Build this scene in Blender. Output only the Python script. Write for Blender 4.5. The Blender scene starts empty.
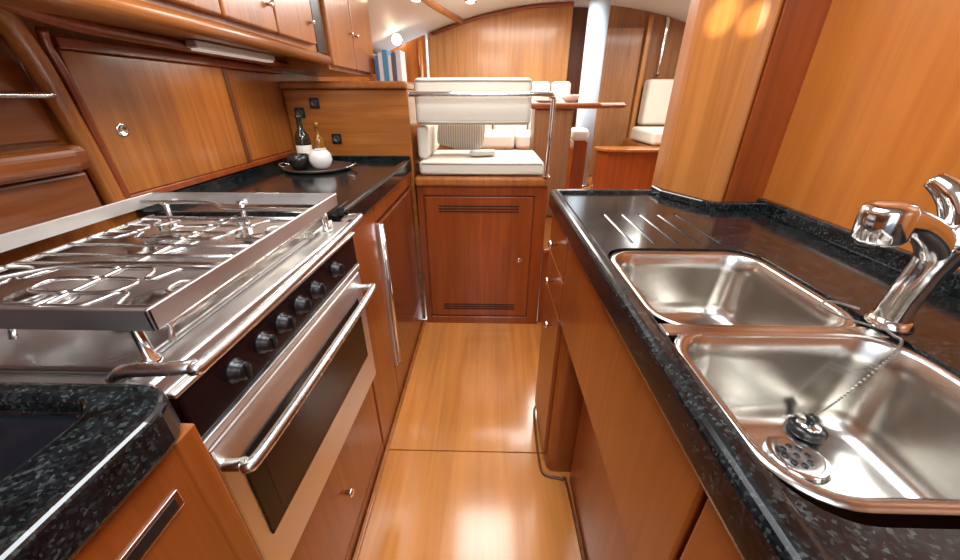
import bpy, bmesh, math, random
from mathutils import Vector, Matrix
random.seed(4)
S=bpy.context.scene
C=S.collection
# ---------------------------------------------------------------- materials
def _new(name):
    m=bpy.data.materials.new(name); m.use_nodes=True
    nt=m.node_tree; b=nt.nodes['Principled BSDF']; return m,nt,b
def simple(name,col,rough=.4,metal=0,coat=0,emit=None,es=0,spec=.5):
    m,nt,b=_new(name)
    b.inputs['Base Color'].default_value=(*col,1); b.inputs['Roughness'].default_value=rough
    b.inputs['Metallic'].default_value=metal; b.inputs['Coat Weight'].default_value=coat
    b.inputs['Coat Roughness'].default_value=.08; b.inputs['Specular IOR Level'].default_value=spec
    if emit: b.inputs['Emission Color'].default_value=(*emit,1); b.inputs['Emission Strength'].default_value=es
    return m
def wood(name,c1,c2,axis='z',rough=.3,coat=.35,k=1.0):
    m,nt,b=_new(name); N=nt.nodes; L=nt.links
    tc=N.new('ShaderNodeTexCoord'); mp=N.new('ShaderNodeMapping')
    s={'x':(1.2,30,30),'y':(30,1.2,30),'z':(30,30,1.2)}[axis]
    mp.inputs['Scale'].default_value=tuple(v*k for v in s)
    L.new(tc.outputs['Object'],mp.inputs['Vector'])
    n=N.new('ShaderNodeTexNoise'); n.inputs['Scale'].default_value=1.6; n.inputs['Detail'].default_value=7; n.inputs['Roughness'].default_value=.66; n.inputs['Distortion'].default_value=.6
    L.new(mp.outputs[0],n.inputs['Vector'])
    r=N.new('ShaderNodeValToRGB'); r.color_ramp.elements[0].position=.34; r.color_ramp.elements[1].position=.66
    r.color_ramp.elements[0].color=(*c1,1); r.color_ramp.elements[1].color=(*c2,1)
    L.new(n.outputs['Fac'],r.inputs['Fac'])
    mp2=N.new('ShaderNodeMapping'); mp2.inputs['Scale'].default_value=tuple(.12*v+.8 for v in s)
    L.new(tc.outputs['Object'],mp2.inputs['Vector'])
    n2=N.new('ShaderNodeTexNoise'); n2.inputs['Scale'].default_value=1.5; n2.inputs['Detail'].default_value=3
    L.new(mp2.outputs[0],n2.inputs['Vector'])
    mr=N.new('ShaderNodeMapRange'); mr.inputs['From Min'].default_value=.3; mr.inputs['From Max'].default_value=.7; mr.inputs['To Min'].default_value=.80; mr.inputs['To Max'].default_value=1.12
    L.new(n2.outputs['Fac'],mr.inputs['Value'])
    vm=N.new('ShaderNodeVectorMath'); vm.operation='SCALE'
    L.new(r.outputs[0],vm.inputs[0]); L.new(mr.outputs[0],vm.inputs['Scale'])
    L.new(vm.outputs[0],b.inputs['Base Color'])
    b.inputs['Roughness'].default_value=rough; b.inputs['Coat Weight'].default_value=coat; b.inputs['Coat Roughness'].default_value=.12
    return m
def granite():
    m,nt,b=_new('blue_pearl_granite'); N=nt.nodes; L=nt.links
    tc=N.new('ShaderNodeTexCoord')
    v=N.new('ShaderNodeTexVoronoi'); v.inputs['Scale'].default_value=360
    L.new(tc.outputs['Object'],v.inputs['Vector'])
    sp=N.new('ShaderNodeSeparateColor'); L.new(v.outputs['Color'],sp.inputs[0])
    r=N.new('ShaderNodeValToRGB'); e=r.color_ramp.elements
    e[0].position=.0; e[0].color=(.003,.004,.005,1); e[1].position=.60; e[1].color=(.006,.009,.011,1)
    a=e.new(.85); a.color=(.016,.021,.021,1); c=e.new(.99); c.color=(.038,.048,.044,1)
    L.new(sp.outputs[0],r.inputs['Fac'])
    n=N.new('ShaderNodeTexNoise'); n.inputs['Scale'].default_value=45; n.inputs['Detail'].default_value=3
    L.new(tc.outputs['Object'],n.inputs['Vector'])
    mr=N.new('ShaderNodeMapRange'); mr.inputs['From Min'].default_value=.35; mr.inputs['From Max'].default_value=.65; mr.inputs['To Min'].default_value=.5; mr.inputs['To Max'].default_value=1.5
    L.new(n.outputs['Fac'],mr.inputs['Value'])
    vm=N.new('ShaderNodeVectorMath'); vm.operation='SCALE'
    L.new(r.outputs[0],vm.inputs[0]); L.new(mr.outputs[0],vm.inputs['Scale'])
    L.new(vm.outputs[0],b.inputs['Base Color'])
    b.inputs['Roughness'].default_value=.16; b.inputs['Coat Weight'].default_value=.15; b.inputs['Coat Roughness'].default_value=.08
    return m
def brushed(name,col,rough=.25):
    m,nt,b=_new(name); N=nt.nodes; L=nt.links
    b.inputs['Base Color'].default_value=(*col,1); b.inputs['Metallic'].default_value=1
    tc=N.new('ShaderNodeTexCoord'); n=N.new('ShaderNodeTexNoise'); n.inputs['Scale'].default_value=9; n.inputs['Detail'].default_value=5
    L.new(tc.outputs['Object'],n.inputs['Vector'])
    mr=N.new('ShaderNodeMapRange'); mr.inputs['To Min'].default_value=rough*.7; mr.inputs['To Max'].default_value=rough*1.4
    L.new(n.outputs['Fac'],mr.inputs['Value']); L.new(mr.outputs[0],b.inputs['Roughness']); return m
def fabric(name,col,stripe=None):
    m,nt,b=_new(name); N=nt.nodes; L=nt.links
    tc=N.new('ShaderNodeTexCoord'); n=N.new('ShaderNodeTexNoise'); n.inputs['Scale'].default_value=140
    L.new(tc.outputs['Object'],n.inputs['Vector'])
    bp=N.new('ShaderNodeBump'); bp.inputs['Strength'].default_value=.15; bp.inputs['Distance'].default_value=.002
    L.new(n.outputs['Fac'],bp.inputs['Height']); L.new(bp.outputs[0],b.inputs['Normal'])
    b.inputs['Base Color'].default_value=(*col,1); b.inputs['Roughness'].default_value=.6
    if stripe:
        w=N.new('ShaderNodeTexWave'); w.inputs['Scale'].default_value=26; w.bands_direction='X'
        L.new(tc.outputs['Object'],w.inputs['Vector'])
        r=N.new('ShaderNodeValToRGB'); r.color_ramp.elements[0].position=.55; r.color_ramp.elements[1].position=.8
        r.color_ramp.elements[0].color=(*col,1); r.color_ramp.elements[1].color=(*stripe,1)
        L.new(w.outputs['Fac'],r.inputs['Fac']); L.new(r.outputs[0],b.inputs['Base Color'])
    return m
W_V=wood('cherry_vertical',(.28,.082,.013),(.44,.150,.028),'z')
W_IS=wood('cherry_base_cabinets',(.26,.060,.009),(.37,.100,.016),'z')
W_Y=wood('cherry_lengthwise',(.27,.078,.013),(.41,.138,.026),'y')
W_X=wood('cherry_crosswise',(.28,.084,.013),(.44,.150,.028),'x')
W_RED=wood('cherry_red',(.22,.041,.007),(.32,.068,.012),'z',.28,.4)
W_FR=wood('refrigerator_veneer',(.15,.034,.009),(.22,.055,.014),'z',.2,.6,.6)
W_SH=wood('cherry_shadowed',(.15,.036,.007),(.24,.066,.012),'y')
W_BIG=wood('cherry_wall_veneer',(.40,.112,.015),(.48,.155,.024),'z',.35,.25,.6)
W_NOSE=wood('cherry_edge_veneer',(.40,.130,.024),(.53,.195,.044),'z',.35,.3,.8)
W_LT=wood('cherry_light',(.46,.185,.048),(.62,.29,.088),'z',.35,.3)
W_DK=wood('cherry_dark',(.10,.028,.008),(.17,.05,.014),'z',.35,.2)
W_SAL=wood('saloon_teak',(.27,.115,.040),(.40,.185,.070),'z',.4,.2)
W_FL=wood('floor_cherry',(.52,.185,.036),(.68,.275,.064),'y',.20,.6,.45)
GR=granite()
ST=brushed('stainless_steel',(.76,.75,.73),.38)
STD=brushed('stainless_cooktop',(.50,.49,.48),.28)
ROD=brushed('stainless_rod',(.72,.71,.69),.26)
STS=brushed('stainless_sink',(.56,.54,.50),.22)
CH=simple('chrome',(.80,.80,.79),.12,1)
BLK=simple('black_plastic',(.012,.012,.013),.3)
INS=simple('black_inset',(.006,.008,.011),.12)
GLS=simple('oven_glass',(.008,.007,.007),.15,0,0,spec=.25)
PANEL=simple('enamel_dark',(.016,.008,.008),.2,0,0,spec=.3)
GAP=simple('shadow_gap',(.02,.008,.004),.8)
CREAM=fabric('cream_leather',(.68,.64,.545))
CREAM2=fabric('cream_piping',(.46,.42,.35))
PIL=fabric('striped_pillow',(.62,.58,.50),(.34,.31,.26))
WHT=simple('white_ceiling',(.76,.75,.72),.5)
MAST=simple('painted_mast',(.50,.63,.76),.3)
CER=simple('white_ceramic',(.8,.8,.8),.2)
LAMP=simple('lamp_glow',(1,.9,.7),.5,emit=(1,.85,.6),es=14)
STRIP=simple('strip_light_diffuser',(.7,.7,.68),.4,emit=(1,.93,.8),es=.3)
FRUIT=simple('bottle_green',(.010,.014,.008),.06,0,.6)
OIL=simple('amber_oil',(.25,.10,.01),.1,0,.5)
LAB=simple('paper_label',(.75,.72,.66),.6)
BCAP=simple('burner_cap_metal',(.35,.33,.31),.3,1)
SOCK=simple('socket_grey',(.06,.06,.06),.4)
# ---------------------------------------------------------------- helpers
def grp(name):
    e=bpy.data.objects.new(name,None); e.empty_display_size=.05; C.objects.link(e); return e
def mk(name,verts,faces,mat,parent=None,smooth=False,bevel=0,seg=3):
    me=bpy.data.meshes.new(name); me.from_pydata([tuple(v) for v in verts],[],faces)
    bm=bmesh.new(); bm.from_mesh(me); bmesh.ops.recalc_face_normals(bm,faces=bm.faces); bm.to_mesh(me); bm.free()
    me.materials.append(mat); o=bpy.data.objects.new(name,me); C.objects.link(o)
    if parent: o.parent=parent
    if smooth:
        for p in me.polygons: p.use_smooth=True
    if bevel:
        b=o.modifiers.new('bevel','BEVEL'); b.width=bevel; b.segments=seg; b.limit_method='ANGLE'; b.angle_limit=math.radians(40)
    return o
BF=[(0,1,2,3),(7,6,5,4),(0,4,5,1),(1,5,6,2),(2,6,7,3),(3,7,4,0)]
def box(name,x0,x1,y0,y1,z0,z1,mat,parent=None,bevel=0,seg=3,M=None):
    v=[Vector(p) for p in [(x0,y0,z0),(x1,y0,z0),(x1,y1,z0),(x0,y1,z0),(x0,y0,z1),(x1,y0,z1),(x1,y1,z1),(x0,y1,z1)]]
    if M: v=[M@p for p in v]
    return mk(name,v,BF,mat,parent,False,bevel,seg)
def prism(name,pts,z0,z1,mat,parent=None,bevel=0,seg=3,smooth=False):
    n=len(pts); v=[(p[0],p[1],z0) for p in pts]+[(p[0],p[1],z1) for p in pts]
    f=[tuple(range(n))[::-1],tuple(range(n,2*n))]+[(i,(i+1)%n,n+(i+1)%n,n+i) for i in range(n)]
    return mk(name,v,f,mat,parent,smooth,bevel,seg)
def rr(x0,x1,y0,y1,r,n=7):
    out=[]
    for cx,cy,a0 in ((x1-r,y1-r,0),(x0+r,y1-r,90),(x0+r,y0+r,180),(x1-r,y0+r,270)):
        for i in range(n+1):
            a=math.radians(a0+90*i/n); out.append((cx+r*math.cos(a),cy+r*math.sin(a)))
    return out
def cat(pts,k=8):
    P=[Vector(p) for p in pts]; P=[2*P[0]-P[1]]+P+[2*P[-1]-P[-2]]; out=[]
    for i in range(1,len(P)-2):
        for j in range(k):
            t=j/k; a,b,c,d=P[i-1:i+3]
            out.append(.5*((2*b)+(c-a)*t+(2*a-5*b+4*c-d)*t*t+(3*b-a-3*c+d)*t**3))
    out.append(P[-2]); return out
def sweep_geo(pts,rad,n=10):
    pts=[Vector(p) for p in pts]; m=len(pts)
    if not hasattr(rad,'__len__'): rad=[rad]*m
    elif len(rad)!=m:
        R=rad; rad=[]
        for i in range(m):
            t=i/(m-1)*(len(R)-1); a=min(int(t),len(R)-2); rad.append(R[a]*(1-(t-a))+R[a+1]*(t-a))
    V=[];F=[]; up=None
    for i,p in enumerate(pts):
        t=(pts[min(i+1,m-1)]-pts[max(i-1,0)]).normalized()
        if up is None:
            up=Vector((0,0,1)) if abs(t.z)<.9 else Vector((1,0,0))
        s=t.cross(up).normalized(); up=s.cross(t).normalized()
        for j in range(n):
            a=2*math.pi*j/n; V.append(p+rad[i]*(math.cos(a)*s+math.sin(a)*up))
    for i in range(m-1):
        for j in range(n):
            F.append((i*n+j,i*n+(j+1)%n,(i+1)*n+(j+1)%n,(i+1)*n+j))
    F.append(tuple(range(n))[::-1]); F.append(tuple(range((m-1)*n,m*n)))
    return V,F
def tube(name,pts,r,mat,parent=None,smooth_path=0,n=10):
    if smooth_path: pts=cat(pts,smooth_path)
    V,F=sweep_geo(pts,r,n); return mk(name,V,F,mat,parent,True)
def tubes(name,paths,r,mat,parent=None,k=0,n=8):
    V=[];F=[]
    for p in paths:
        if k: p=cat(p,k)
        v,f=sweep_geo(p,r,n); o=len(V); V+=v; F+=[tuple(i+o for i in q) for q in f]
    return mk(name,V,F,mat,parent,True)
def lathe(name,prof,loc,mat,parent=None,n=28,M=None):
    V=[];F=[]; m=len(prof); loc=Vector(loc)
    for r,z in prof:
        for j in range(n):
            a=2*math.pi*j/n; p=Vector((r*math.cos(a),r*math.sin(a),z))
            if M: p=M@p
            V.append(p+loc)
    for i in range(m-1):
        for j in range(n): F.append((i*n+j,i*n+(j+1)%n,(i+1)*n+(j+1)%n,(i+1)*n+j))
    F.append(tuple(range(n))[::-1]); F.append(tuple(range((m-1)*n,m*n)))
    return mk(name,V,F,mat,parent,True)
RX=Matrix.Rotation(math.radians(90),4,'Y')
RNX=Matrix.Rotation(math.radians(-90),4,'Y')
RY=Matrix.Rotation(math.radians(90),4,'X')
def boolean(o,c):
    m=o.modifiers.new('cut','BOOLEAN'); m.object=c; m.operation='DIFFERENCE'; m.solver='EXACT'
    bpy.context.view_layer.update()
    dg=bpy.context.evaluated_depsgraph_get(); me=bpy.data.meshes.new_from_object(o.evaluated_get(dg))
    o.modifiers.clear(); o.data=me
    bpy.data.objects.remove(c,do_unlink=True)
def addbevel(o,w,seg=3,ang=40):
    b=o.modifiers.new('bevel','BEVEL'); b.width=w; b.segments=seg; b.limit_method='ANGLE'; b.angle_limit=math.radians(ang)
CZ=.905
# ---------------------------------------------------------------- room shell
fl=grp('floor')
box('floor_base',-.93,1.0,-.9,1.80,-.06,-.008,GAP,fl)
box('floor_panel_near',-.372,.60,-.9,.903,-.008,.0,W_FL,fl,.0015)
box('floor_panel_far',-.372,.60,.907,1.79,-.008,.0,W_FL,fl,.0015)
box('floor_saloon',-.93,2.3,2.34,4.05,.39,.45,W_FL,None)
box('trim_1',-.374,-.360,-.3,1.755,0.0,.010,W_V,None,.003)
def cz(x): return 1.90-.14*(x-.7)**2
V=[];F=[]; nx=28
xs=[-1.0+3.3*i/nx for i in range(nx+1)]
for x in xs:
    for y in (-.95,4.05): V.append((x,y,cz(x)))
for x in xs:
    for y in (-.95,4.05): V.append((x,y,cz(x)+.03))
k=2*(nx+1)
for i in range(nx):
    a=2*i; F.append((a,a+1,a+3,a+2)); F.append((k+a,k+a+2,k+a+3,k+a+1))
F+= [(0,k,k+1,1),(2*nx,2*nx+1,k+2*nx+1,k+2*nx)]
mk('ceiling',V,F,WHT,None,True)
box('wall_left',-.97,-.93,-.9,2.32,-.06,1.56,W_V)
box('wall_right',.722,.762,-.9,.965,0,1.90,W_BIG)
wb_=grp('wall_back')
box('bulkhead_left',-.97,-.45,-.95,-.91,0,1.5,W_V,wb_)
box('bulkhead_right',.40,.762,-.95,-.91,0,1.85,W_V,wb_)
box('bulkhead_sill',-.45,.40,-.95,-.91,0,.55,W_V,wb_)
box('wall_saloon_left',-1.0,-.96,2.33,3.9,.2,1.5,W_V)
box('wall_saloon_right',2.2,2.24,1.2,3.9,.0,1.62,W_SAL)
def bulk(name,x0,x1,y0,y1,z0,mat,drop=.0,n=10):
    pts=[(x0,z0),(x1,z0)]+[(x1+(x0-x1)*i/n, cz(x1+(x0-x1)*i/n)-drop) for i in range(n+1)]
    m=len(pts); v=[(p[0],y0,p[1]) for p in pts]+[(p[0],y1,p[1]) for p in pts]
    f=[tuple(range(m)),tuple(range(m,2*m))[::-1]]+[(i,(i+1)%m,m+(i+1)%m,m+i) for i in range(m)]
    return mk(name,v,f,mat)
bulk('wall_forward',-.56,.70,3.80,3.84,.45,W_LT)
bulk('wall_forward_right',.90,2.2,3.86,3.90,.45,W_SAL)
bulk('wall_forward_left',-.96,-.50,3.25,3.29,.45,W_V,.10)
bulk('wall_passage',.50,1.0,4.01,4.04,.45,W_DK)
tube('trim_2',[(-.54,3.25,.5),(-.54,3.25,1.2),(-.54,3.25,1.56)],.018,W_V)
tube('trim_3',cat([(-.52,3.78,cz(-.52)-.02),(-.1,3.78,cz(-.1)-.02),(.3,3.78,cz(.3)-.02),(.70,3.78,cz(.7)-.02)],6),.012,W_RED)
tube('trim_4',cat([(-.46,2.2,cz(-.46)-.02),(-.42,2.6,cz(-.42)-.02),(-.36,3.1,cz(-.36)-.015),(-.25,3.75,cz(-.25)-.015)],6),.022,W_V)
# ---------------------------------------------------------------- rounded partition on the right
part=grp('wall_partition')
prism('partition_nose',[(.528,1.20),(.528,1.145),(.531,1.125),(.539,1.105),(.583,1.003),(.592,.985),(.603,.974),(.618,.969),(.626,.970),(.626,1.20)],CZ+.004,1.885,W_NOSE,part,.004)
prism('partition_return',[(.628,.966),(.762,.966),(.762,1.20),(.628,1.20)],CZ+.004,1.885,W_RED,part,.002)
box('saloon_side_panel',.762,2.2,1.16,1.20,0.0,1.62,W_V,part)
# ---------------------------------------------------------------- right island cabinet
isl=grp('island_cabinet')
box('carcass_upper',.215,.70,-.6,1.12,.62,.745,W_RED,isl)
box('carcass_front_rail',.2135,.222,-.6,1.12,.745,.862,W_RED,isl)
box('carcass_top_far',.215,.70,.69,1.12,.745,.862,W_RED,isl)
box('carcass_back',.30,.70,-.6,.82,0,.62,W_RED,isl)
box('kickboard',.285,.30,-.6,.80,.0,.56,W_RED,isl,.003)
prism('end_column',rr(.212,.70,.83,1.13,.03),0.001,.62,W_IS,isl)
box('end_drawer_upper',.200,.2125,.86,1.115,.735,.852,W_IS,isl,.003)
box('end_drawer_lower',.200,.2125,.86,1.115,.615,.729,W_IS,isl,.003)
box('end_door',.200,.2125,.86,1.115,.05,.608,W_IS,isl,.003)
box('long_front_panel',.200,.2125,.215,.850,.615,.855,W_IS,isl,.004)
box('near_front_panel',.200,.2125,-.6,.208,.50,.855,W_IS,isl,.004)
for z in (.79,.67): lathe('knob',[(.004,0),(.005,.012),(.011,.016),(.011,.022),(.006,.026)],(.2,.99,z),CH,isl,16,RNX)
lathe('knob',[(.004,0),(.005,.012),(.011,.016),(.011,.022),(.006,.026)],(.2,.93,.55),CH,isl,16,RNX)
tube('base_trim',cat([(.21,1.13,.004),(.198,1.09,.004),(.192,.95,.004),(.194,.84,.004),(.212,.812,.004),(.26,.800,.004),(.275,.77,.004),(.280,.4,.004),(.280,-.3,.004)],6),.0045,W_DK,isl)
rw=grp('granite_worktop')
slab=prism('slab',[(.196,-.6),(.722,-.6),(.722,1.15),(.22,1.15),(.206,1.144),(.198,1.132),(.196,1.12)],.863,CZ,GR,rw)
cut=prism('c',rr(.225,.512,.152,.672,.05),.80,1.0,GR); boolean(slab,cut)
gv=[];gf=[]
for i in range(5):
    x=.295+.045*i
    v,f=sweep_geo([(x,.70,CZ+.0005),(x,.91,CZ+.0018)],.004,8); o=len(gv); gv+=v; gf+=[tuple(a+o for a in q) for q in f]
cut=mk('c',gv,gf,GR); boolean(slab,cut)
addbevel(slab,.008,3,50)
prism('front_fiddle',[(.190,-.6),(.222,-.6),(.222,1.125),(.53,1.125),(.53,1.158),(.215,1.158),(.197,1.15),(.190,1.133)],.858,.915,GR,rw,.011,4)
box('upstand_back',.700,.7215,-.6,.955,CZ-.002,.938,GR,rw,.006)
prism('upstand_notch',[(.510,1.158),(.510,1.09),(.570,.970),(.590,.948),(.605,.944),(.7205,.944),(.7205,.964),(.605,.964),(.590,.975),(.53,1.11),(.526,1.158)],CZ-.002,.926,GR,rw,.005)
# ---------------------------------------------------------------- double sink
sink=grp('double_sink')
def basin(name,x0,x1,y0,y1,zb,drain):
    prof=[(.012,CZ-.004,.045),(.003,CZ-.003,.050),(-.002,CZ-.007,.05),(-.006,CZ-.04,.05),(-.012,zb+.035,.05),(-.018,zb+.014,.048),(-.030,zb+.004,.04),(-.048,zb,.03)]
    V=[];F=[];N=None
    for e,z,r in prof:
        q=rr(x0-e,x1+e,y0-e,y1+e,r+max(e,0),8); N=len(q)
        V+=[(a,b,z) for a,b in q]
    for i in range(len(prof)-1):
        for j in range(N): F.append((i*N+j,i*N+(j+1)%N,(i+1)*N+(j+1)%N,(i+1)*N+j))
    base=(len(prof)-1)*N; dn=len(V)
    for j in range(N):
        p=Vector(V[base+j][:2]); a=math.atan2(p.y-drain[1],p.x-drain[0]); V.append((drain[0]+.036*math.cos(a),drain[1]+.036*math.sin(a),zb-.004))
    for j in range(N): F.append((base+j,base+(j+1)%N,dn+(j+1)%N,dn+j))
    F.append(tuple(range(dn,dn+N)))
    o=mk(name,V,F,STS,sink,True); s=o.modifiers.new('s','SOLIDIFY'); s.thickness=.0015; s.offset=-1
    return o
basin('basin_far',.238,.500,.408,.660,.765,(.40,.57))
basin('basin_near',.236,.502,.176,.386,.765,(.395,.318))
box('divider',.228,.510,.384,.410,CZ-.012,CZ-.0035,STS,sink,.003)
for nm,(dx,dy) in (('drain_far',(.40,.57)),('drain_near',(.395,.318))):
    lathe(nm,[(.002,.002),(.020,.002),(.026,.0045),(.032,.0045),(.036,.001)],(dx,dy,.762),CH,sink,32)
    for i in range(8):
        a=i*math.pi/4; lathe(nm+'_hole',[(.0001,0),(.0038,0),(.0038,.0006)],(dx+.014*math.cos(a),dy+.014*math.sin(a),.7642),BLK,sink,10)
    lathe(nm+'_hole',[(.0001,0),(.0038,0),(.0038,.0006)],(dx,dy,.7642),BLK,sink,10)
plug=grp('sink_plug')
lathe('stopper',[(.018,0),(.021,.003),(.021,.010),(.014,.013),(.006,.014),(.005,.022),(.009,.026),(.004,.031)],(.430,.352,.7675),BLK,plug,24)
lathe('stopper_cap',[(.0145,.0),(.012,.003),(.003,.006)],(.430,.352,.7805),CH,plug,24)
bm=bmesh.new()
ch=cat([(.430,.352,.797),(.452,.353,.83),(.485,.358,.885),(.494,.362,.910),(.498,.375,.910),(.498,.388,.912)],12)
for p in ch: bmesh.ops.create_icosphere(bm,subdivisions=1,radius=.0020,matrix=Matrix.Translation(p))
ch=cat([(.498,.39,.910),(.475,.420,.9085),(.472,.450,.9085),(.495,.462,.9085),(.515,.442,.909)],12)
for p in ch: bmesh.ops.create_icosphere(bm,subdivisions=1,radius=.0020,matrix=Matrix.Translation(p))
me=bpy.data.meshes.new('chain'); bm.to_mesh(me); bm.free(); me.materials.append(BCAP); o=bpy.data.objects.new('chain',me); C.objects.link(o); o.parent=plug
fc=grp('mixer_faucet')
bx,by=.522,.405
lathe('base_flange',[(.024,0),(.024,.004),(.021,.007),(.0195,.012)],(bx+.003,by+.004,CZ),CH,fc,32)
tube('body',cat([(bx+.003,by+.004,CZ+.006),(bx+.003,by+.003,CZ+.04),(bx+.007,by,CZ+.085),(bx+.011,by,CZ+.112)],6),[.018,.0165,.018,.023],CH,fc,0,28)
tube('spout',cat([(bx+.009,by,CZ+.098),(bx-.012,by-.001,CZ+.122),(bx-.040,by-.002,CZ+.138),(bx-.066,by-.004,CZ+.143)],6),[.018,.017,.0155,.017],CH,fc,0,28)
Ms=Matrix.Rotation(math.radians(-8),4,'Y')
lathe('spout_head',[(.014,-.022),(.0205,-.022),(.0235,-.017),(.0235,.013),(.021,.019),(.012,.021)],(bx-.078,by-.004,CZ+.141),CH,fc,32,Ms)
lathe('aerator',[(.013,0),(.013,.004)],(bx-.082,by-.004,CZ+.1155),BLK,fc,24,Ms)
lathe('handle_base',[(.0225,0),(.0232,.010),(.020,.020),(.016,.026),(.015,.030)],(bx+.011,by,CZ+.110),CH,fc,32)
tube('handle',cat([(bx+.011,by,CZ+.132),(bx+.009,by+.006,CZ+.150),(bx+.004,by+.018,CZ+.168),(bx-.002,by+.036,CZ+.180)],6),[.016,.0155,.014,.010],CH,fc,0,20)
# ---------------------------------------------------------------- left base cabinets
lb=grp('base_cabinet')
box('carcass',-.925,-.392,.90,1.755,0,.862,W_RED,lb)
box('stile',-.391,-.376,.905,1.145,.0,.855,W_IS,lb,.003)
box('top_rail',-.391,-.376,1.15,1.755,.80,.855,W_IS,lb,.003)
box('bottom_rail',-.391,-.376,1.15,1.755,.0,.185,W_IS,lb,.003)
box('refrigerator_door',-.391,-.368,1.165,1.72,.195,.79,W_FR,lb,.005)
tube('refrigerator_handle',[(-.362,1.163,.20),(-.358,1.16,.49),(-.362,1.163,.79)],.007,CH,lb)
box('handle_plate',-.392,-.366,1.148,1.164,.19,.795,ST,lb,.002)
dr=grp('drawer_cabinet')
box('carcass',-.925,-.398,.29,.898,0,.39,W_RED,dr)
box('kickboard',-.397,-.377,.29,.898,0,.05,W_IS,dr)
box('drawer_front',-.397,-.378,.30,.895,.055,.375,W_IS,dr,.004)
lathe('knob',[(.006,0),(.006,.010),(.012,.013),(.012,.018),(.007,.021)],(-.378,.60,.22),CH,dr,18,RX)
box('stile_far',-.397,-.376,.872,.898,.39,.862,W_IS,dr,.002)
nb=grp('corner_cabinet')
box('carcass',-.925,-.328,-.6,.250,0,.860,W_RED,nb)
box('door',-.329,-.314,-.6,.246,.03,.858,W_IS,nb,.004)
box('edge_strip',-.338,-.312,.240,.268,.0,.860,W_IS,nb,.003)
box('latch_plate',-.315,-.3115,.150,.222,.795,.817,CH,nb,.001)
box('latch_recess',-.312,-.3110,.157,.215,.799,.813,BLK,nb)
lw=grp('granite_counter')
prism('slab',[(-.925,.90),(-.372,.90),(-.372,1.756),(-.925,1.756)],.863,CZ,GR,lw,.008)
box('fiddle',-.398,-.366,.90,1.755,.858,.917,GR,lw,.010,4)
box('upstand_back',-.925,-.905,.90,1.755,.90,.93,GR,lw,.004)
box('upstand_end',-.925,-.37,1.740,1.758,.90,.93,GR,lw,.004)
nw=grp('granite_corner_counter')
pts=[(-.925,-.6),(-.304,-.6),(-.304,.215)]+[(-.354+.05*math.cos(a),.225+.05*math.sin(a)) for a in [math.radians(15*i) for i in range(7)]]+[(-.925,.275)]
sl=prism('slab',pts,.862,.910,GR,nw)
cut=prism('c',rr(-.90,-.375,-.5,.248,.03),.890,1.0,GR); boolean(sl,cut); addbevel(sl,.008,4,50)
prism('inset_panel',rr(-.896,-.379,-.496,.244,.028),.8905,.8935,INS,nw,.001)
# ---------------------------------------------------------------- stove
sv=grp('gas_range_cooker')
prism('body',[(-.86,.288),(-.380,.288),(-.360,.865),(-.86,.865)],.405,.868,ST,sv,.004)
prism('cooktop_tray',[(-.86,.284),(-.362,.284),(-.344,.868),(-.86,.868)],.869,.893,ST,sv,.006)
prism('tray_raised_lip',[(-.84,.30),(-.395,.30),(-.385,.85),(-.84,.85)],.893,.903,STD,sv,.004)
ang=math.atan2(.018,.56)
org=Vector((-.380,.292,0)); s=Vector((math.sin(ang),math.cos(ang),0)); ou=Vector((math.cos(ang),-math.sin(ang),0))
FM=Matrix(((ou.x,s.x,0,org.x),(ou.y,s.y,0,org.y),(0,0,1,0),(0,0,0,1)))
box('control_panel',0,.022,.01,.56,.785,.862,PANEL,sv,.004,3,FM)
box('panel_top_strip',0,.026,.005,.565,.862,.870,ST,sv,.003,3,FM)
box('panel_bottom_strip',0,.026,.01,.56,.770,.784,ST,sv,.002,3,FM)
Rk=FM.to_3x3().to_4x4()@RX
for i,yy in enumerate((.095,.16,.215,.275,.335,.43)):
    lathe('knob',[(.018,0),(.018,.004),(.0145,.006),(.0135,.016),(.0115,.019)],FM@Vector((.021,yy,.828)),BLK,sv,24,Rk)
    box('knob_grip',.038,.044,yy-.003,yy+.003,.817,.840,BLK,sv,.001,2,FM)
box('door',0,.024,.012,.558,.415,.765,ST,sv,.006,3,FM)
box('door_window',.0235,.027,.045,.515,.520,.705,GLS,sv,.004,3,FM)
box('door_window_inner',.0265,.0275,.08,.48,.540,.685,PANEL,sv,.002,3,FM)
def fp(*a): return FM@Vector(a)
tube('door_handle',cat([fp(.020,.025,.722),fp(.050,.027,.726),fp(.064,.045,.727),fp(.067,.28,.727),fp(.064,.52,.727),fp(.050,.54,.726),fp(.020,.542,.722)],6),.0090,ROD,sv,0,16)
tube('front_rail',cat([(-.41,.295,.895),(-.385,.291,.909),(-.34,.292,.912),(-.317,.298,.912),(-.309,.318,.911),(-.312,.58,.909),(-.320,.845,.906),(-.328,.868,.905),(-.35,.875,.902),(-.372,.876,.890)],6),.0078,ROD,sv,0,16)
fx0,fx1,fy0,fy1,fz0,fz1=-.765,-.342,.300,.800,.954,.980
box('frame_near',fx0,fx1,fy0,fy0+.005,fz0,fz1,ST,sv,.0015)
box('frame_far',fx0,fx1,fy1-.005,fy1,fz0,fz1,ST,sv,.0015)
box('frame_front',fx1-.005,fx1,fy0,fy1,fz0,fz1,ST,sv,.0015)
box('frame_back',fx0,fx0+.005,fy0,fy1,fz0,fz1,ST,sv,.0015)
for (x,y) in ((-.385,.318),(-.372,.785),(-.73,.312),(-.73,.785),(-.56,.79)):
    lathe('frame_post',[(.011,0),(.011,.008),(.006,.012),(.006,.055),(.009,.058),(.009,.066)],(x,y,.897),CH,sv,16)
BC=[(-.655,.43),(-.465,.43),(-.655,.67),(-.465,.67)]
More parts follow.
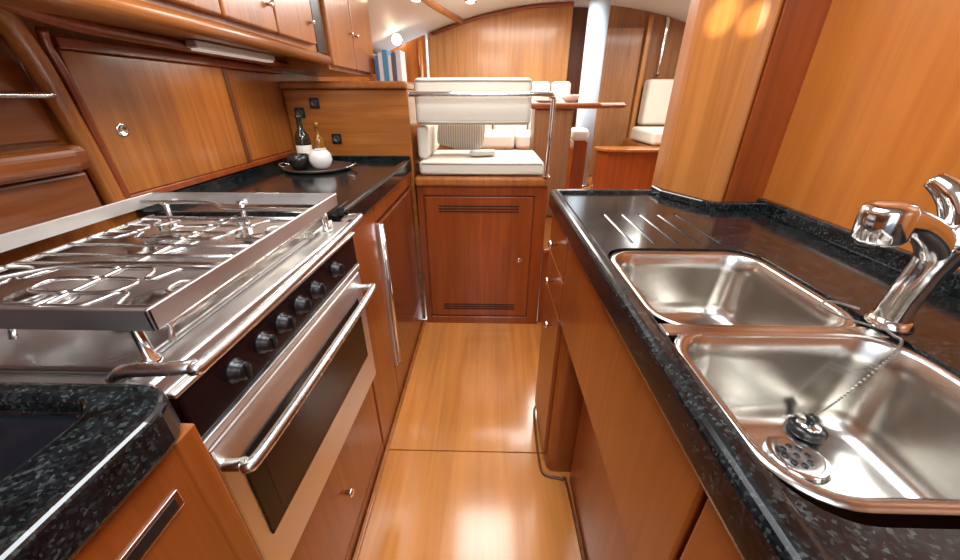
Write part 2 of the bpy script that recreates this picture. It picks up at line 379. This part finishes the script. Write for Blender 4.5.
for i,(x,y) in enumerate(BC):
    q=1.0 if i%3 else .8
    lathe('burner_bowl',[(.058*q,0),(.060*q,.003),(.040*q,.002),(.036*q,.010),(.030*q,.014)],(x,y,.9025),ROD,sv,32)
    lathe('burner_cap',[(.028*q,0),(.028*q,.004),(.024*q,.007),(.008,.009)],(x,y,.9165),BCAP,sv,32)
gz=.938; paths=[]
for y in (.340,.500,.535,.580,.745):
    paths.append([(-.745,y,gz),(-.55,y,gz),(-.365,y,gz)])
for (x,y) in BC:
    for sy in (-1,1):
        paths.append(cat([(x-.092,y+sy*.055,gz),(x-.05,y+sy*.055,gz),(x-.036,y+sy*.045,gz),(x-.028,y+sy*.022,gz),(x-.014,y+sy*.022,gz),(x-.004,y+sy*.045,gz),(x+.004,y+sy*.055,gz),(x+.05,y+sy*.055,gz),(x+.092,y+sy*.055,gz)],4))
        paths.append(cat([(x+sy*.092,y-.022,gz),(x+sy*.045,y-.020,gz),(x+sy*.030,y-.010,gz),(x+sy*.030,y+.010,gz),(x+sy*.045,y+.020,gz),(x+sy*.092,y+.022,gz)],4))
tubes('grate_rods',paths,.0031,ROD,sv)
paths=[]
for x in (-.745,-.560,-.368):
    paths.append([(x,.335,gz-.022),(x,.340,gz-.002),(x,.55,gz-.002),(x,.760,gz-.002),(x,.766,gz-.022),(x,.766,gz-.035)])
tubes('grate_frame',paths,.0040,ROD,sv)
tubes('pot_holder_arms',[cat([(-.745,.745,.972),(-.60,.745,.972),(-.53,.70,.972),(-.44,.695,.972),(-.345,.695,.972)],5),
  cat([(-.76,.36,.972),(-.64,.36,.972),(-.56,.42,.972),(-.46,.43,.972),(-.345,.43,.972)],5)],.0032,ROD,sv)
# ---------------------------------------------------------------- left side upper joinery
sd=grp('sliding_door_cabinet')
box('bottom_track',-.928,-.895,.86,1.755,.935,.953,W_RED,sd,.003)
box('top_track',-.928,-.890,.86,1.755,1.262,1.284,W_RED,sd,.003)
box('sliding_door_near',-.912,-.900,.865,1.390,.954,1.261,W_V,sd,.003)
box('near_door_stile',-.9005,-.896,1.372,1.392,.954,1.261,W_DK,sd,.0015)
box('sliding_door_far',-.928,-.918,1.375,1.75,.954,1.261,W_V,sd,.003)
lathe('finger_pull',[(.015,0),(.015,.003),(.011,.003),(.009,.0005)],(-.900,.93,1.10),CH,sd,24,RX)
tube('frame_moulding',cat([(-.905,.845,.925),(-.905,.835,1.05),(-.90,.82,1.15),(-.88,.79,1.24),(-.85,.74,1.31),(-.80,.66,1.36)],8),.020,W_V,sd,0,12)
tube('frame_inner_bead',cat([(-.90,.87,.93),(-.90,.86,1.10),(-.895,.85,1.20),(-.885,.83,1.262),(-.87,.82,1.29)],8),.009,W_RED,sd,0,10)
ul=grp('wall_locker')
prism('carcass',[(-.928,-.5),(-.632,-.5),(-.632,1.53),(-.928,1.53)],1.305,1.625,W_V,ul)
tube('bottom_moulding',[(-.628,-.5,1.308),(-.628,1.0,1.308),(-.628,1.60,1.300)],.018,W_Y,ul,0,12)
tube('soffit_bead',cat([(-.80,.62,1.34),(-.80,.78,1.30),(-.80,1.1,1.292),(-.80,1.62,1.285)],5),.012,W_RED,ul,0,10)
for a,b in ((.795,.995),(1.003,1.238),(1.246,1.500)):
    box('locker_door',-.632,-.614,a,b,1.338,1.615,W_V,ul,.005)
    lathe('door_knob',[(.004,0),(.004,.008),(.008,.011),(.008,.015),(.004,.017)],(-.614,b-.03,1.40),CH,ul,16,RX)
box('speaker_slot',-.75,-.628,1.535,1.615,1.32,1.62,BLK,ul,.003)
box('far_carcass',-.928,-.632,1.62,2.22,1.272,1.625,W_V,ul)
for a,b in ((1.63,1.90),(1.91,2.21)):
    box('far_locker_door',-.632,-.614,a,b,1.285,1.615,W_V,ul,.005)
for y in (1.87,1.94): lathe('far_knob',[(.004,0),(.004,.008),(.008,.011),(.008,.015),(.004,.017)],(-.614,y,1.42),CH,ul,16,RX)
sl_=grp('under_cabinet_strip_light')
box('housing',-.785,-.755,1.08,1.46,1.286,1.304,ST,sl_,.003)
box('diffuser',-.782,-.758,1.09,1.45,1.281,1.2865,STRIP,sl_,.002)
sh=grp('side_shelf')
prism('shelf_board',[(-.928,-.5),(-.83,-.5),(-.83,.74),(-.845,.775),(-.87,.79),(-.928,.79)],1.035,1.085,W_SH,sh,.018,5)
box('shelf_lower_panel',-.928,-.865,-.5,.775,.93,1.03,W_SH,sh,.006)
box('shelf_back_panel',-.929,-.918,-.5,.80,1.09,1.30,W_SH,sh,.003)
tube('shelf_rail',cat([(-.915,.772,1.175),(-.88,.772,1.175),(-.868,.75,1.175),(-.868,.4,1.175),(-.868,-.4,1.175)],5),.0060,CH,sh)
eb=grp('end_cabinet')
box('block',-.925,-.366,1.790,2.30,0,1.205,W_X,eb,.004)
box('top_board',-.928,-.362,1.762,2.31,1.206,1.236,W_Y,eb,.009,4)
for x,z in ((-.865,1.11),(-.79,1.15),(-.715,1.0)):
    e=grp('power_outlet')
    box('plate',x-.022,x+.022,1.782,1.7895,z-.022,z+.022,BLK,e,.002)
    lathe('socket',[(.015,0),(.015,.002),(.012,.002),(.011,.0005)],(x,1.7818,z),SOCK,e,20,RY)
# ---------------------------------------------------------------- tray with bottles & cups
ty,tx=1.53,-.71
tr=grp('serving_tray')
lathe('tray',[(.10,0),(.125,.003),(.135,.014),(.131,.015),(.122,.006),(.05,.005),(.001,.005)],(tx,ty,CZ+.0005),simple('pewter',(.16,.13,.11),.3,.7),tr,40)
tubes('tray_handles',[cat([(tx+sx*.128,ty-.03,CZ+.012),(tx+sx*.150,ty-.022,CZ+.02),(tx+sx*.155,ty,CZ+.022),(tx+sx*.150,ty+.022,CZ+.02),(tx+sx*.128,ty+.03,CZ+.012)],5) for sx in (-1,1)],.004,CH,tr)
wb=grp('wine_bottle')
lathe('glass',[(.026,0),(.030,.004),(.030,.105),(.026,.125),(.012,.145),(.011,.185),(.013,.187),(.013,.196),(.010,.197)],(tx-.065,ty+.045,CZ+.007),FRUIT,wb,28)
lathe('label',[(.0303,0),(.0306,.001),(.0306,.055),(.0303,.056)],(tx-.065,ty+.045,CZ+.035),LAB,wb,28)
ob=grp('oil_bottle')
lathe('glass',[(.018,0),(.022,.003),(.022,.09),(.018,.105),(.009,.12),(.009,.150),(.011,.151),(.011,.168),(.009,.169)],(tx-.015,ty+.085,CZ+.007),OIL,ob,24)
lathe('label',[(.0222,0),(.0225,.001),(.0225,.045),(.0222,.046)],(tx-.015,ty+.085,CZ+.03),LAB,ob,24)
cu=grp('ceramic_vase')
lathe('pot',[(.018,0),(.034,.012),(.044,.034),(.042,.058),(.028,.074),(.024,.074),(.030,.06)],(tx+.030,ty-.03,CZ+.007),CER,cu,30)
lathe('dark_opening',[(.001,0),(.024,.0),(.024,.001)],(tx+.030,ty-.03,CZ+.078),BLK,cu,20)
c2=grp('black_cup')
lathe('cup',[(.018,0),(.030,.006),(.042,.030),(.040,.056),(.037,.056),(.036,.034),(.01,.01)],(tx-.058,ty-.035,CZ+.007),BLK,c2,30)
# ---------------------------------------------------------------- seat base and cushions
sb=grp('bench_seat')
box('base',-.343,.262,1.775,2.32,0,.79,W_RED,sb)
box('frame_left',-.352,-.325,1.757,1.775,.0,.79,W_RED,sb,.002)
box('frame_right',.225,.285,1.757,1.775,.0,.79,W_RED,sb,.002)
box('frame_top',-.325,.225,1.757,1.775,.745,.79,W_RED,sb,.002)
box('frame_bottom',-.325,.225,1.757,1.775,0,.045,W_RED,sb,.002)
box('door_panel',-.318,.218,1.760,1.775,.052,.738,W_RED,sb,.004)
for j,(z0) in enumerate((.66,.095)):
    for i in range(3): box('vent_slot',-.25,.15,1.758,1.7605,z0+.014*i,z0+.006+.014*i,GAP,sb)
lathe('latch',[(.013,0),(.013,.003),(.009,.004)],(.165,1.7598,.40),CH,sb,20,RY)
box('top_nosing',-.356,.285,1.735,2.32,.791,.836,W_V,sb,.014,4)
box('seat_cushion',-.335,.262,1.757,2.20,.838,.905,CREAM,sb,.022,5)
tubes('seat_piping',[[(-.32,1.758,.893),(.248,1.758,.893)],[(-.32,1.758,.85),(.248,1.758,.85)]],.004,CREAM2,sb)
ab=grp('side_bolster_cushion')
box('bolster',-.342,-.292,1.80,2.25,.907,1.055,CREAM,ab,.02,5)
bk=grp('folding_backrest')
box('back_cushion',-.335,.185,1.765,1.865,1.060,1.250,CREAM,bk,.024,5)
box('back_panel',-.325,.175,1.866,1.88,1.07,1.23,W_V,bk,.004)
tubes('piping',[cat([(-.325,1.7655,1.237),(-.1,1.765,1.239),(.175,1.7655,1.237)],4),cat([(-.325,1.7655,1.073),(-.1,1.765,1.071),(.175,1.7655,1.073)],4)],.004,CREAM2,bk)
gr=grp('grab_rail')
tube('rail',cat([(-.345,1.715,1.185),(-.30,1.712,1.185),(0,1.712,1.185),(.235,1.712,1.185),(.262,1.715,1.175),(.270,1.718,1.15),(.270,1.72,1.0),(.270,1.735,.838)],8),.0105,CH,gr,0,14)
lathe('rail_foot',[(.020,0),(.020,.004),(.012,.007)],(.270,1.750,.8365),CH,gr,20)
def pillow(name,c,w,h,t,mat,par,M):
    V=[];F=[];n=12
    for sgn in (1,-1):
        for i in range(n+1):
            for j in range(n+1):
                u=2*i/n-1; v=2*j/n-1; b=(max(0,(1-u**4)*(1-v**4)))**.5
                sh_=1-.10*(u*u*v*v)
                V.append(M@Vector((u*w/2*sh_,sgn*t/2*b,v*h/2*sh_))+Vector(c))
    k=(n+1)**2
    for q in (0,k):
        for i in range(n):
            for j in range(n):
                a=q+i*(n+1)+j; F.append((a,a+1,a+n+2,a+n+1))
    return mk(name,V,F,mat,par,True)
pl=grp('throw_pillow')
pillow('pillow_body',(-.150,2.04,1.012),.25,.17,.09,PIL,pl,Matrix.Rotation(math.radians(-20),4,'X')@Matrix.Rotation(math.radians(8),4,'Y'))
cl=grp('folded_towel')
pillow('towel_body',(-.035,1.93,.922),.14,.03,.09,CREAM,cl,Matrix.Rotation(math.radians(20),4,'Z'))
st_=grp('saloon_step')
box('riser',.290,.762,1.775,2.33,0,.44,W_RED,st_,.004)
box('tread_nosing',.290,.762,1.760,2.33,.441,.462,W_V,st_,.006)
# ---------------------------------------------------------------- saloon furniture
se=grp('saloon_settee')
box('base',-.30,.70,3.08,3.65,.452,.80,W_V,se,.01)
box('seat_left',-.30,.20,3.06,3.50,.80,.92,CREAM,se,.03,5)
box('seat_right',.21,.70,3.06,3.50,.80,.92,CREAM,se,.03,5)
for a,b in ((-.30,.02),(.03,.34),(.35,.52),(.53,.70)):
    box('back_cushion',a,b,3.52,3.65,.86,1.30,CREAM,se,.035,5)
s2=grp('corner_sofa')
prism('base',[(.86,3.02),(.92,2.96),(1.05,2.93),(2.1,2.93),(2.1,3.10),(.86,3.10)],.452,.80,W_RED,s2,.01)
prism('base_cap',[(.84,3.02),(.91,2.94),(1.05,2.91),(2.1,2.91),(2.1,3.10),(.84,3.10)],.80,.825,W_V,s2,.008)
box('base_side',1.30,2.1,3.1,3.78,.452,.82,W_V,s2,.01)
box('seat',1.30,2.1,3.10,3.62,.826,.94,CREAM,s2,.03,5)
box('back_cushion',1.40,1.68,3.64,3.79,.94,1.32,CREAM,s2,.035,5)
box('back_cushion',1.69,2.0,3.64,3.79,.94,1.32,CREAM,s2,.035,5)
stl=grp('upholstered_stool')
box('seat',.58,.70,2.72,2.88,.90,.98,CREAM,stl,.03,5)
box('wood_base',.60,.70,2.74,2.88,.452,.90,W_RED,stl,.01,3)
tb=grp('dining_table')
prism('table_top',[(.20,2.33),(.64,2.33),(.82,2.46),(.85,2.54),(.50,2.70),(.20,2.70)],1.115,1.145,W_X,tb,.008,3)
prism('table_inlay_edge',[(.195,2.325),(.645,2.325),(.828,2.455),(.858,2.54),(.505,2.706),(.195,2.706)],1.122,1.136,W_RED,tb,.004)
box('pedestal',.27,.50,2.38,2.60,.452,1.115,W_SAL,tb,.012)
pt=grp('dinner_plate')
lathe('plate',[(.04,0),(.075,.012),(.078,.014),(.04,.004),(.001,.003)],(.34,2.45,1.1455),CER,pt,30)
bw=grp('serving_bowl')
lathe('bowl',[(.025,0),(.05,.02),(.06,.045),(.057,.045),(.045,.02),(.001,.006)],(.50,2.52,1.1455),CER,bw,30)
mp=grp('mast_post')
lathe('post',[(.078,0),(.078,1.44)],(.80,3.30,.452),MAST,mp,36)
lathe('collar',[(.095,0),(.095,.03),(.08,.04)],(.80,3.30,.452),CH,mp,36)
dh=grp('door_1')
box('door_leaf',.98,1.34,3.82,3.86,.455,1.72,W_SAL,dh,.006)
box('door_casing',.92,.96,3.80,3.86,.455,1.80,W_LT,dh,.006)
box('door_casing_far',1.36,1.40,3.80,3.86,.455,1.80,W_LT,dh,.006)
hn=grp('grab_handle')
tube('bar',cat([(1.52,3.86,1.36),(1.52,3.80,1.38),(1.52,3.80,1.60),(1.52,3.80,1.76),(1.52,3.86,1.78)],6),.016,CH,hn)
bk2=grp('book_row')
cols=[(.05,.16,.38),(.7,.7,.68),(.08,.28,.5),(.75,.74,.7),(.1,.1,.12),(.6,.62,.64)]
x=-.60
for i,c in enumerate(cols):
    w=.018+.004*(i%3); box('book',x,x+w,2.16,2.28,1.237,1.237+.13+.012*((i*7)%3),simple('cover_%d'%i,c,.4),bk2,.002); x+=w+.001
for p in ((-.15,3.2),(.45,3.2),(-.45,2.7),(.45,2.2)):
    g=grp('ceiling_downlight'); zz=cz(p[0])
    lathe('bezel',[(.045,0),(.045,-.008),(.034,-.010)],(p[0],p[1],zz-.004),CH,g,28)
    lathe('bulb',[(.030,-.010),(.026,-.014)],(p[0],p[1],zz-.004),LAMP,g,24)
wl=grp('wall_lamp')
lathe('backplate',[(.035,0),(.035,.012)],(-.70,3.248,1.56),CH,wl,24,RY)
lathe('shade',[(.020,0),(.032,.02),(.036,.05),(.01,.06)],(-.70,3.235,1.56),LAMP,wl,24,RY)
hg=grp('window_1')
box('hatch_frame',-.30,.32,.25,.87,1.735,1.765,ST,hg,.004)
box('hatch_glazing',-.26,.28,.29,.83,1.728,1.7345,simple('skylight_glass',(.8,.85,.9),.4,emit=(.85,.93,1),es=3.0),hg)
# ---------------------------------------------------------------- lights
def area(name,loc,size,power,col,rot=(0,0,0),sy=None):
    l=bpy.data.lights.new(name,'AREA'); l.energy=power; l.color=col; l.size=size
    if sy: l.shape='RECTANGLE'; l.size_y=sy
    o=bpy.data.objects.new(name,l); o.location=loc; o.rotation_euler=rot; C.objects.link(o); return o
area('hatch_light',(.02,.56,1.72),.5,13,(.92,.96,1))
area('aft_fill_light',(.1,-.45,1.70),.5,8,(.97,.98,1),(math.radians(20),0,0))  # added soft fill from above and behind the camera; no hatch modelled there
area('mid_light',(.0,1.5,1.70),.4,7.5,(1,.95,.88))
area('saloon_light',(.3,2.8,1.80),.8,34,(1,.97,.92))
area('saloon_light_right',(1.5,2.8,1.75),.6,18,(1,.96,.90))
area('strip_lamp',(-.767,1.27,1.275),.36,1.0,(1,.92,.78),(0,0,math.radians(90)),.03)
def spot(name,loc,target,power,angle,blend=.2,col=(1,.9,.7),r=.01):
    l=bpy.data.lights.new(name,'SPOT'); l.energy=power; l.spot_size=math.radians(angle); l.spot_blend=blend; l.color=col; l.shadow_soft_size=r
    o=bpy.data.objects.new(name,l); o.location=loc; C.objects.link(o)
    o.rotation_euler=(Vector(target)-Vector(loc)).to_track_quat('-Z','Y').to_euler(); return o
spot('sun_patch',(-.1,.3,1.62),(.555,1.07,1.345),120,4.6,.5,(1,.90,.68))
spot('sun_patch',(-.1,.3,1.62),(.590,1.0,1.325),110,3.6,.5,(1,.90,.68))
w=bpy.data.worlds.new('world'); S.world=w; w.use_nodes=True
w.node_tree.nodes['Background'].inputs[0].default_value=(.80,.88,1,1); w.node_tree.nodes['Background'].inputs[1].default_value=1.6
# ---------------------------------------------------------------- camera
cam=bpy.data.cameras.new('camera'); cam.sensor_width=36; cam.lens=360/960*36; cam.clip_start=.02
co=bpy.data.objects.new('camera',cam); C.objects.link(co); co.location=(0,0,1.17)
co.rotation_euler=(math.radians(90-26.8),0,math.radians(1.42))
S.camera=co
S.view_settings.view_transform='Standard'
